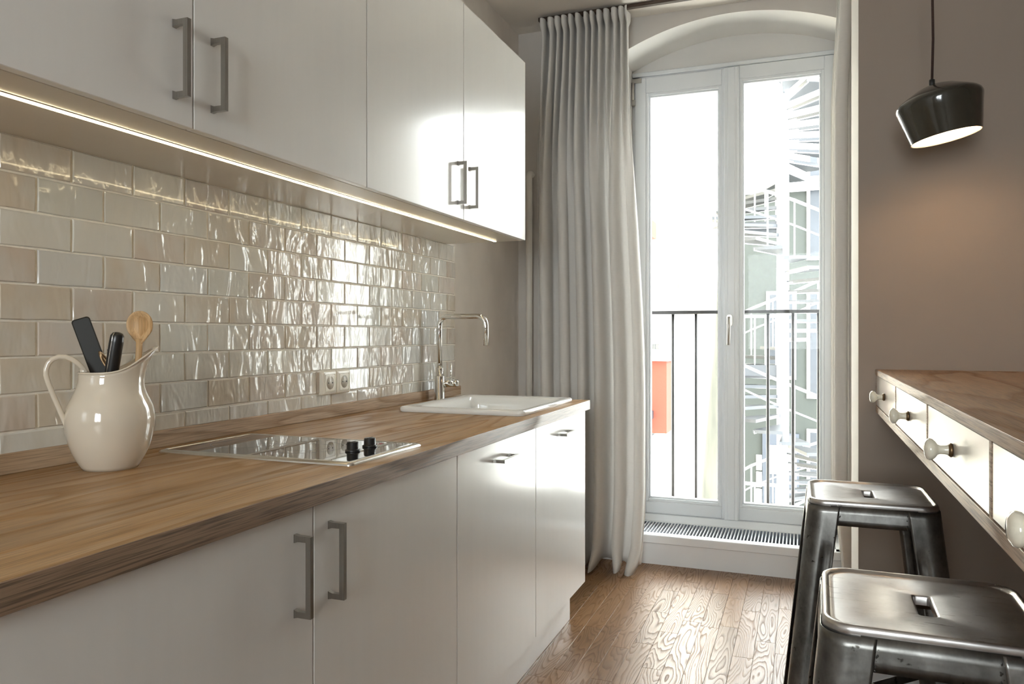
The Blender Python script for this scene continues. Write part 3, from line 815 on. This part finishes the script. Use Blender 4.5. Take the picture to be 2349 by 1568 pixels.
def curtain_right():
    NU, NZ = 200, 60; m = MB(); loops = []
    for k in range(NZ + 1):
        g = k / NZ; z = 2.692 - (2.692 - .004) * g; row = []
        left = 1.540 - .026 * smooth(0, .22, g) + .042 * smooth(.80, .97, g)
        for i in range(NU + 1):
            u = i / NU; ph = 2 * PI * 3.0 * u + .5 * math.sin(2.5 * g) + .6
            X = left + .006 + (1.70 - left) * u - .018 * math.sin(2 * ph) * min(1, u * 6)
            row.append((X, 3.655 + (.045 + .010 * math.sin(3 * g + 5 * u)) * math.sin(ph), z))
        loops.append(row)
    m.loft(loops, close=False); return m
cr = curtain_right().build('curtain', 'linen', fix=False)
md = cr.modifiers.new('thickness', 'SOLIDIFY'); md.thickness = .0022; md.offset = 0
tag(cr, 'narrow gathered linen curtain pulled back against the stepped wall by the window', 'curtain', 'linen curtains')

# ------------------------------------------------------------------ wall desk with drawers
XD = 1.625
dk = thing('wall_desk', (1.93, 1.6, .883), 'oak wall-hung breakfast desk with a row of white drawers', 'desk')
D0 = -.02
MB().box(XD, XE, D0, YR, 1.0045, 1.0215, b=.0008).build('desk_top', 'oak_desk', dk)
MB().box(XD - .0016, XD + .0004, D0, YR, 1.0043, 1.0213, b=.0004).build('top_edge', 'oak_desk_edge', dk)
MB().box(XD, XE, D0, YR, .8835, .9045, b=.0008).build('bottom_board', 'oak_desk_edge', dk)
MB().box(XE - .02, XE, D0, YR, .9045, 1.0045).build('back_board', 'oak_desk', dk)
edges = [2.752, 2.190, 1.6505, 1.1165, .575, .03]
for i, e in enumerate(edges):
    MB().box(XD + .0005, XE - .02, e - .0065, e + .0065 if i else YR, .9045, 1.0045).build('divider', 'oak_desk_edge', dk)
AXM = Matrix.Rotation(-PI / 2, 4, 'Y')
for i in range(5):
    a, b = edges[i + 1] + .0080, edges[i] - (.0080 if i else .004)
    dr = MB().box(XD + .0015, XD + .0195, a, b, .9065, 1.0025, b=.001).build('drawer', 'cabinet_white', dk)
    cy = (a + b) / 2
    MB().lathe([(.0001, .0), (.0105, .0), (.0115, .0025), (.0095, .005), (.0085, .006)], (XD + .001, cy, .953), 22, AXM).build('knob_ring', 'brass_dark', dr)
    MB().lathe([(.0085, .004), (.0070, .010), (.0068, .017), (.0085, .021), (.0130, .024), (.0165, .028), (.0175, .032), (.0160, .036), (.0100, .0395), (.0001, .0405)], (XD + .001, cy, .953), 26, AXM).build('knob', 'porcelain', dr)

# ------------------------------------------------------------------ metal stools
def make_stool():
    t_ = thing('metal_stool', (0, 0, 0))
    H, ZS = .1430, .735; n = 12
    def lp(h, z, r=.040): return [(p[0], p[1], z) for p in rrect(0, 0, h, h, r, 0, n)]
    hole = [(p[0], p[1]) for p in rrect(0, 0, .0120, .046, .0055, 0, n)]
    m = MB()
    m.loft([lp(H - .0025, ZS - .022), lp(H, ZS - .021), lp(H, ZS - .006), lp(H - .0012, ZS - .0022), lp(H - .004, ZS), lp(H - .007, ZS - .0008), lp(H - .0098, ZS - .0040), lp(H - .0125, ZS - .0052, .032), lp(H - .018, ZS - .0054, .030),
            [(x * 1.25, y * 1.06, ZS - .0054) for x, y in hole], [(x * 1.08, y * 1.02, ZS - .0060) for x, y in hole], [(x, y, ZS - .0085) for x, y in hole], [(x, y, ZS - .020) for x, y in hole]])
    m.build('seat', 'stool_seat_lit', t_)
    # underside pan so that the slot looks into the dark
    # apron: slightly flared band between the legs
    ap = MB()
    flare = .105
    def side(z): return H - .0015 + (ZS - z) * flare
    for q in range(4):
        c, s = math.cos(q * PI / 2), math.sin(q * PI / 2); rows = []
        for z in (ZS - .012, ZS - .030, ZS - .045, ZS - .058):
            hw = .094
            rows.append([(c * side(z) - s * x, s * side(z) + c * x, z) for x in [hw * (-1 + 2 * i / 8) for i in range(9)]])
        ap.loft(rows, close=False, smooth=True)
    o = ap.build('apron', 'stool_steel', t_, fix=False); md = o.modifiers.new('sheet', 'SOLIDIFY'); md.thickness = .0016; md.offset = -1
    # legs: folded sheet with a rounded outer corner, tapering and splaying
    lg_ = MB(); rows = []
    NV, NU = 46, 22
    for k in range(NV + 1):
        z = (ZS - .014) * (1 - k / NV); g = 1 - z / ZS
        wdt = .071 - .018 * g; r = .036 - .010 * g
        h = side(z) + .0010; row = []
        L2 = wdt - r
        for i in range(NU + 1):
            u = i / NU
            if u < .36: p = (h, h - r - L2 * (1 - u / .36)); nv = (1, 0); fl_ = 1 - abs(u / .36 - .45) / .45
            elif u > .64: p = (h - r - L2 * ((u - .64) / .36), h); nv = (0, 1); fl_ = 1 - abs((u - .64) / .36 - .55) / .45
            else:
                a = (u - .36) / .28 * PI / 2; p = (h - r + r * math.cos(a), h - r + r * math.sin(a)); nv = (math.cos(a), math.sin(a)); fl_ = 0
            # pressed groove running down each flange
            gz = smooth(.14, .17, g) * (1 - smooth(.40, .44, g))
            dpt = -.0040 * gz * max(0, min(1, fl_ * 2.2)) * 1.0
            row.append((p[0] + nv[0] * dpt, p[1] + nv[1] * dpt, z))
        rows.append(row)
    lg_.loft(rows, close=False)
    lm = None
    for q in range(4):
        if lm is None: o = lg_.build('leg', 'stool_steel', t_, fix=False); lm = o.data
        else: o = inst('leg', lm, t_, (0, 0, 0), (0, 0, q * PI / 2))
        md = o.modifiers.new('sheet', 'SOLIDIFY'); md.thickness = .0018; md.offset = -1
        ft = MB(); hh = side(0) - .014; 
        c, s = math.cos(q * PI / 2), math.sin(q * PI / 2); fxx, fyy = c * hh - s * hh, s * hh + c * hh
        # weld bead where leg meets apron
    rw = random.Random(3)
    for q in range(4):
        c, s = math.cos(q * PI / 2), math.sin(q * PI / 2)
        for sg in (-1, 1):
            pts_ = []; x_ = 0
            for i in range(16):
                z = ZS - .020 - .038 * i / 15; h = side(z) + .0008; x_ += rw.uniform(-.0016, .0016)
                x = sg * (h - .071 + x_)
                pts_.append((c * h - s * x, s * h + c * x, z))
            MB().tube(pts_, [rw.choice((.0004, .0007, .0010, .0018)) for _ in pts_], 6).build('weld_seam', 'weld_dark', t_)
    # crossed braces low down
    for q in (0, 1):
        m = MB(); z = .235 + .006 * q; h = side(z) - .006
        a = Vector((h, h, z)) if q == 0 else Vector((-h, h, z)); b = -a; b.z = z
        m.tube([a, b], 1.0, flat=(.0125, .0020), up=(0, 0, 1)); m.build('brace', 'stool_steel', t_)
    for q, (sx, sy) in enumerate(((1, 1), (-1, 1), (-1, -1), (1, -1))):
        h = side(0) - .012
        MB().lathe([(.0001, 0), (.015, 0), (.016, .004), (.013, .012), (.001, .013)], (sx * h, sy * h, 0), 14).build('foot', 'black_plastic', t_)
    return t_
st = make_stool()
st2 = copy_tree(st)
st.location = (1.560, 2.150, 0); st.rotation_euler.z = math.radians(0.5)
tag(st, 'worn steel stool at the desk, standing close to the window', 'stool', 'metal stools at the desk')
st2.location = (1.576, 1.298, 0); st2.rotation_euler.z = math.radians(-1.0)
tag(st2, 'worn steel stool at the desk, standing farther from the window', 'stool', 'metal stools at the desk')

# ------------------------------------------------------------------ pendant lamp
PX, PY = 1.780, 2.450
LC = Vector((PX, PY, 1.688))           # centre of the opening
lp_ = thing('pendant_lamp', (PX, PY, 1.66), 'dark glossy pendant lamp hanging tilted above the desk', 'lamp')
ROT = (Matrix.Rotation(math.radians(-10.5), 4, FW) @ Matrix.Rotation(math.radians(-2.5), 4, RT))
pr_o = [(.0905, 0), (.0970, .030), (.1060, .076), (.1105, .094), (.1108, .101), (.1080, .109), (.1000, .117), (.0800, .128), (.0500, .143), (.0250, .151), (.0080, .154), (.0001, .1545)]
pr_i = [(r - .0022 if r > .01 else r, z - (.0022 if z > .1 else 0)) for r, z in pr_o]
MB().lathe(pr_o, LC, 48, ROT).build('lamp_shade', 'lamp_dark', lp_)
MB().lathe([(.0905, 0)] + [(r - .0001, z) for r, z in pr_i], LC, 48, ROT).build('shade_lining', 'lamp_white', lp_)
top = LC + ROT.to_3x3() @ Vector((0, 0, .154))
cap = MB().lathe([(.0001, -.012), (.006, -.012), (.0075, -.004), (.0075, .010), (.005, .012), (.0001, .012)], top + Vector((-.008 * RT.x, -.008 * RT.y, .002)), 16).build('cord_grip', 'black_plastic', lp_)
ct = top + Vector((-.008 * RT.x, -.008 * RT.y, .008))
MB().tube([ct, ct + RT * .003 + UP * .12, ct + RT * .001 + UP * .25, ct + RT * .003 + UP * .5, Vector((ct.x, ct.y, ZC))], .0034, 8).build('cord', 'cable_dark', lp_)
MB().lathe([(.0001, 0), (.045, 0), (.045, .018), (.02, .024)], (ct.x, ct.y, ZC - .022), 24).build('ceiling_rose', 'lamp_dark', lp_)
bc = LC + ROT.to_3x3() @ Vector((0, 0, .060))
MB().lathe([(.0001, -.030), (.016, -.025), (.026, -.010), (.028, .004), (.022, .022), (.013, .036), (.0125, .060)], bc, 24, ROT).build('bulb', 'bulb_glow', lp_)
MB().lathe([(.014, .055), (.0145, .092), (.001, .093)], bc, 20, ROT).build('lamp_holder', 'black_plastic', lp_)

# ------------------------------------------------------------------ outside: railing, stair tower, houses
rg = thing('window_railing', (1.05, 4.425, .15), 'thin dark iron railing outside the window', 'railing')
MB().box(.40, 1.75, 4.405, 4.440, 1.248, 1.268, b=.002).build('top_rail', 'iron_rail', rg)
MB().box(.40, 1.75, 4.410, 4.436, .150, .162, b=.002).build('bottom_rail', 'iron_rail', rg)
bl = MB().tube([(0, 0, 0), (0, 0, 1.095)], .0085, 8).mesh('baluster'); bl.materials.append(M['iron_rail'])
for i in range(11): inst('baluster', bl, rg, (.452 + .1285 * i, 4.423, .158))
for xx in (.41, 1.74): MB().box(xx - .01, xx + .01, 4.398, 4.43, .90, .92).build('wall_bracket', 'iron_rail', rg)

YG = -6.2
structure('ground', MB().box(-40, 40, 4.45, 60, YG - .3, YG), 'yard', 'paved courtyard far below the window')
def house(name, label, base, mat, walls, wins, extra=None):
    h = thing(name, base, label, 'building')
    m = MB()
    for b in walls: m.box(*b)
    m.build('wall', mat, h)
    for (ax, p, a0, a1, z0, z1) in wins:
        m = MB(); d_ = .06
        if ax == 'Y': m.box(a0 - .08, a1 + .08, p - .05, p + .02, z0 - .08, z1 + .08)
        else: m.box(p - .02, p + .05, a0 - .08, a1 + .08, z0 - .08, z1 + .08)
        f = m.build('window', 'far_frame', h)
        mid = (a0 + a1) / 2
        for c_, d2 in ((a0, mid - .03), (mid + .03, a1)):
            m = MB()
            if ax == 'Y': m.box(c_, d2, p - .06, p - .045, z0, z1)
            else: m.box(p + .045, p + .06, c_, d2, z0, z1)
            m.build('pane', 'window_dark', f)
    return h
# pale house across the yard behind the stair
wins = []
for z in (-2.6, .75, 4.1):
    wins.append(('Y', 20.0, 1.55, 2.35, z - 1.1, z + 1.35))
wins.append(('Y', 20.0, .62, 1.15, .1, 2.1))
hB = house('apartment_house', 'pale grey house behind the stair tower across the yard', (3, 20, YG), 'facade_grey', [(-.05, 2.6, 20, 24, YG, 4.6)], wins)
MB().box(-.15, 2.62, 19.7, 24.2, 4.6, 4.9).build('cornice', 'stair_white', hB)
dm = MB().box(.45, 1.30, 19.93, 20.02, -3.6, -1.3).build('door', 'far_door', hB)
MB().box(.60, 1.15, 19.90, 19.95, -2.3, -1.6).build('door_panel', 'far_frame', dm)
for i in range(9): MB().box(.30, .44, 19.96, 20.0, -5.6 + i * .42, -5.22 + i * .42, b=.01).build('stone_course', 'facade_white', hB)
house('reflector_house', 'white house added beside the grey one to brighten reflections indoors', (7, 19.8, YG), 'facade_white', [(2.62, 14, 19.8, 24, YG, 6.5)], [('Y', 19.8, 3.6, 4.6, 1.0, 3.0), ('Y', 19.8, 6.2, 7.2, 1.0, 3.0)])  # added out of view: white reflector for the glare on the base cabinet doors
# tall white house further back
hC = house('tenement', 'tall white house rising behind the grey one', (2, 27, YG), 'facade_white', [(-9, 12, 27, 31, YG, 16)], [('Y', 27.0, 1.6, 3.4, 6.2, 7.0), ('Y', 27.0, 4.2, 5.4, 6.2, 8.0)])
# sunlit house on the left, running away from the window
hL = house('side_house', 'sunlit cream house with orange wall sections along the yard', (-3.2, 14, YG), 'facade_cream', [(-7, -1.9, 9, 26.9, YG, 9.0)], [('X', -1.9, 17.5, 18.5, -1.2, .9), ('X', -1.9, 21.0, 22.0, 2.4, 4.2)])
MB().box(-1.95, -.85, 13.6, 14.4, -.62, .66).build('oriel', 'facade_orange', hL)
MB().box(-1.95, -.80, 13.5, 14.5, .66, .84).build('oriel_cap', 'stair_white', hL)
MB().box(-1.95, -1.10, 13.55, 14.0, 2.85, 3.15).build('red_eave', 'facade_orange', hL)
MB().box(-1.95, -1.08, 13.25, 13.6, -.36, -.22).build('wall_lantern', 'stair_steel', hL)

# spiral stair tower
SX, SY = 1.02, 16.0
stw = thing('spiral_stair', (SX, SY, YG), 'open steel spiral staircase with pale handrails in the yard', 'staircase')
MB().tube([(SX, SY, YG), (SX, SY, 7.2)], .115, 18).build('column', 'stair_white', stw)
RISE, PER, RAD = .186, 18, 1.35
mt = MB()
a1 = 2 * PI / PER * 1.12
arcn = 5
top_ = [(.09 * math.cos(0), .09 * math.sin(0))] + [(RAD * math.cos(a1 * i / arcn), RAD * math.sin(a1 * i / arcn)) for i in range(arcn + 1)] + [(.09 * math.cos(a1), .09 * math.sin(a1))]
mt.prism(top_, 'Z', -.06, 0)
tread = mt.mesh('tread'); tread.materials.append(M['stair_steel'])
br_ = MB().tube([(0, 0, 0), (0, 0, 1.0)], .014, 6).mesh('baluster'); br_.materials.append(M['stair_white'])
rm = MB().box(.10, RAD, -.006, .006, -.075, -.030).mesh('riser'); rm.materials.append(M['stair_white'])
NS = 66; hr, hr2 = [], []
PH0 = 1.9
for i in range(NS):
    a = PH0 - 2 * PI / PER * i; z = YG + RISE * (i + 1)
    inst('tread', tread, stw, (SX, SY, z), (0, 0, a)); inst('riser', rm, stw, (SX, SY, z), (0, 0, a + .02))
    am = a + a1 / 2
    inst('baluster', br_, stw, (SX + (RAD - .03) * math.cos(am), SY + (RAD - .03) * math.sin(am), z - .01))
    for L_, dz in ((hr, 1.0), (hr2, .55)): L_.append((SX + (RAD - .03) * math.cos(am), SY + (RAD - .03) * math.sin(am), z + dz - .01))
MB().tube(hr, .028, 8).build('handrail', 'stair_white', stw); MB().tube(hr2, .016, 6).build('middle_rail', 'stair_white', stw)
for zl in (YG + RISE * 18 * 1 + .0, YG + RISE * 18 * 2, YG + RISE * 18 * 2.85):
    m = MB().box(SX - 1.15, SX - .05, SY + .1, SY + 1.5, zl - .10, zl, b=.01); m.box(SX - 1.18, SX - .05, SY + .04, SY + .10, zl - .20, zl + .02)
    m.build('landing', 'stair_steel', stw)
    MB().box(SX - 1.15, SX - .1, SY + .07, SY + .11, zl + .96, zl + 1.02).build('landing_rail', 'stair_white', stw)
    for k in range(6): inst('baluster', br_, stw, (SX - 1.13 + .2 * k, SY + .09, zl - .01))

# pale tree trunk in the yard
tr_ = thing('tree', (.38, 8.6, YG), 'pale barked bare tree trunk standing in the yard', 'tree')
pts = [(.38, 8.6, YG), (.40, 8.6, -3), (.43, 8.6, -1.2), (.47, 8.6, -.2), (.545, 8.62, 1.0), (.60, 8.64, 2.4), (.64, 8.7, 3.6)]
MB().tube(pts, [.16, .125, .11, .085, .055, .04, .02], 14).build('trunk', 'bark', tr_)
MB().tube([(.545, 8.62, 1.0), (.62, 8.7, 1.6), (.66, 8.8, 2.6)], [.045, .035, .01], 8).build('branch', 'bark', tr_)
MB().tube([(.58, 8.63, 1.9), (.62, 8.5, 2.5), (.66, 8.4, 3.4)], [.03, .022, .008], 8).build('branch', 'bark', tr_)
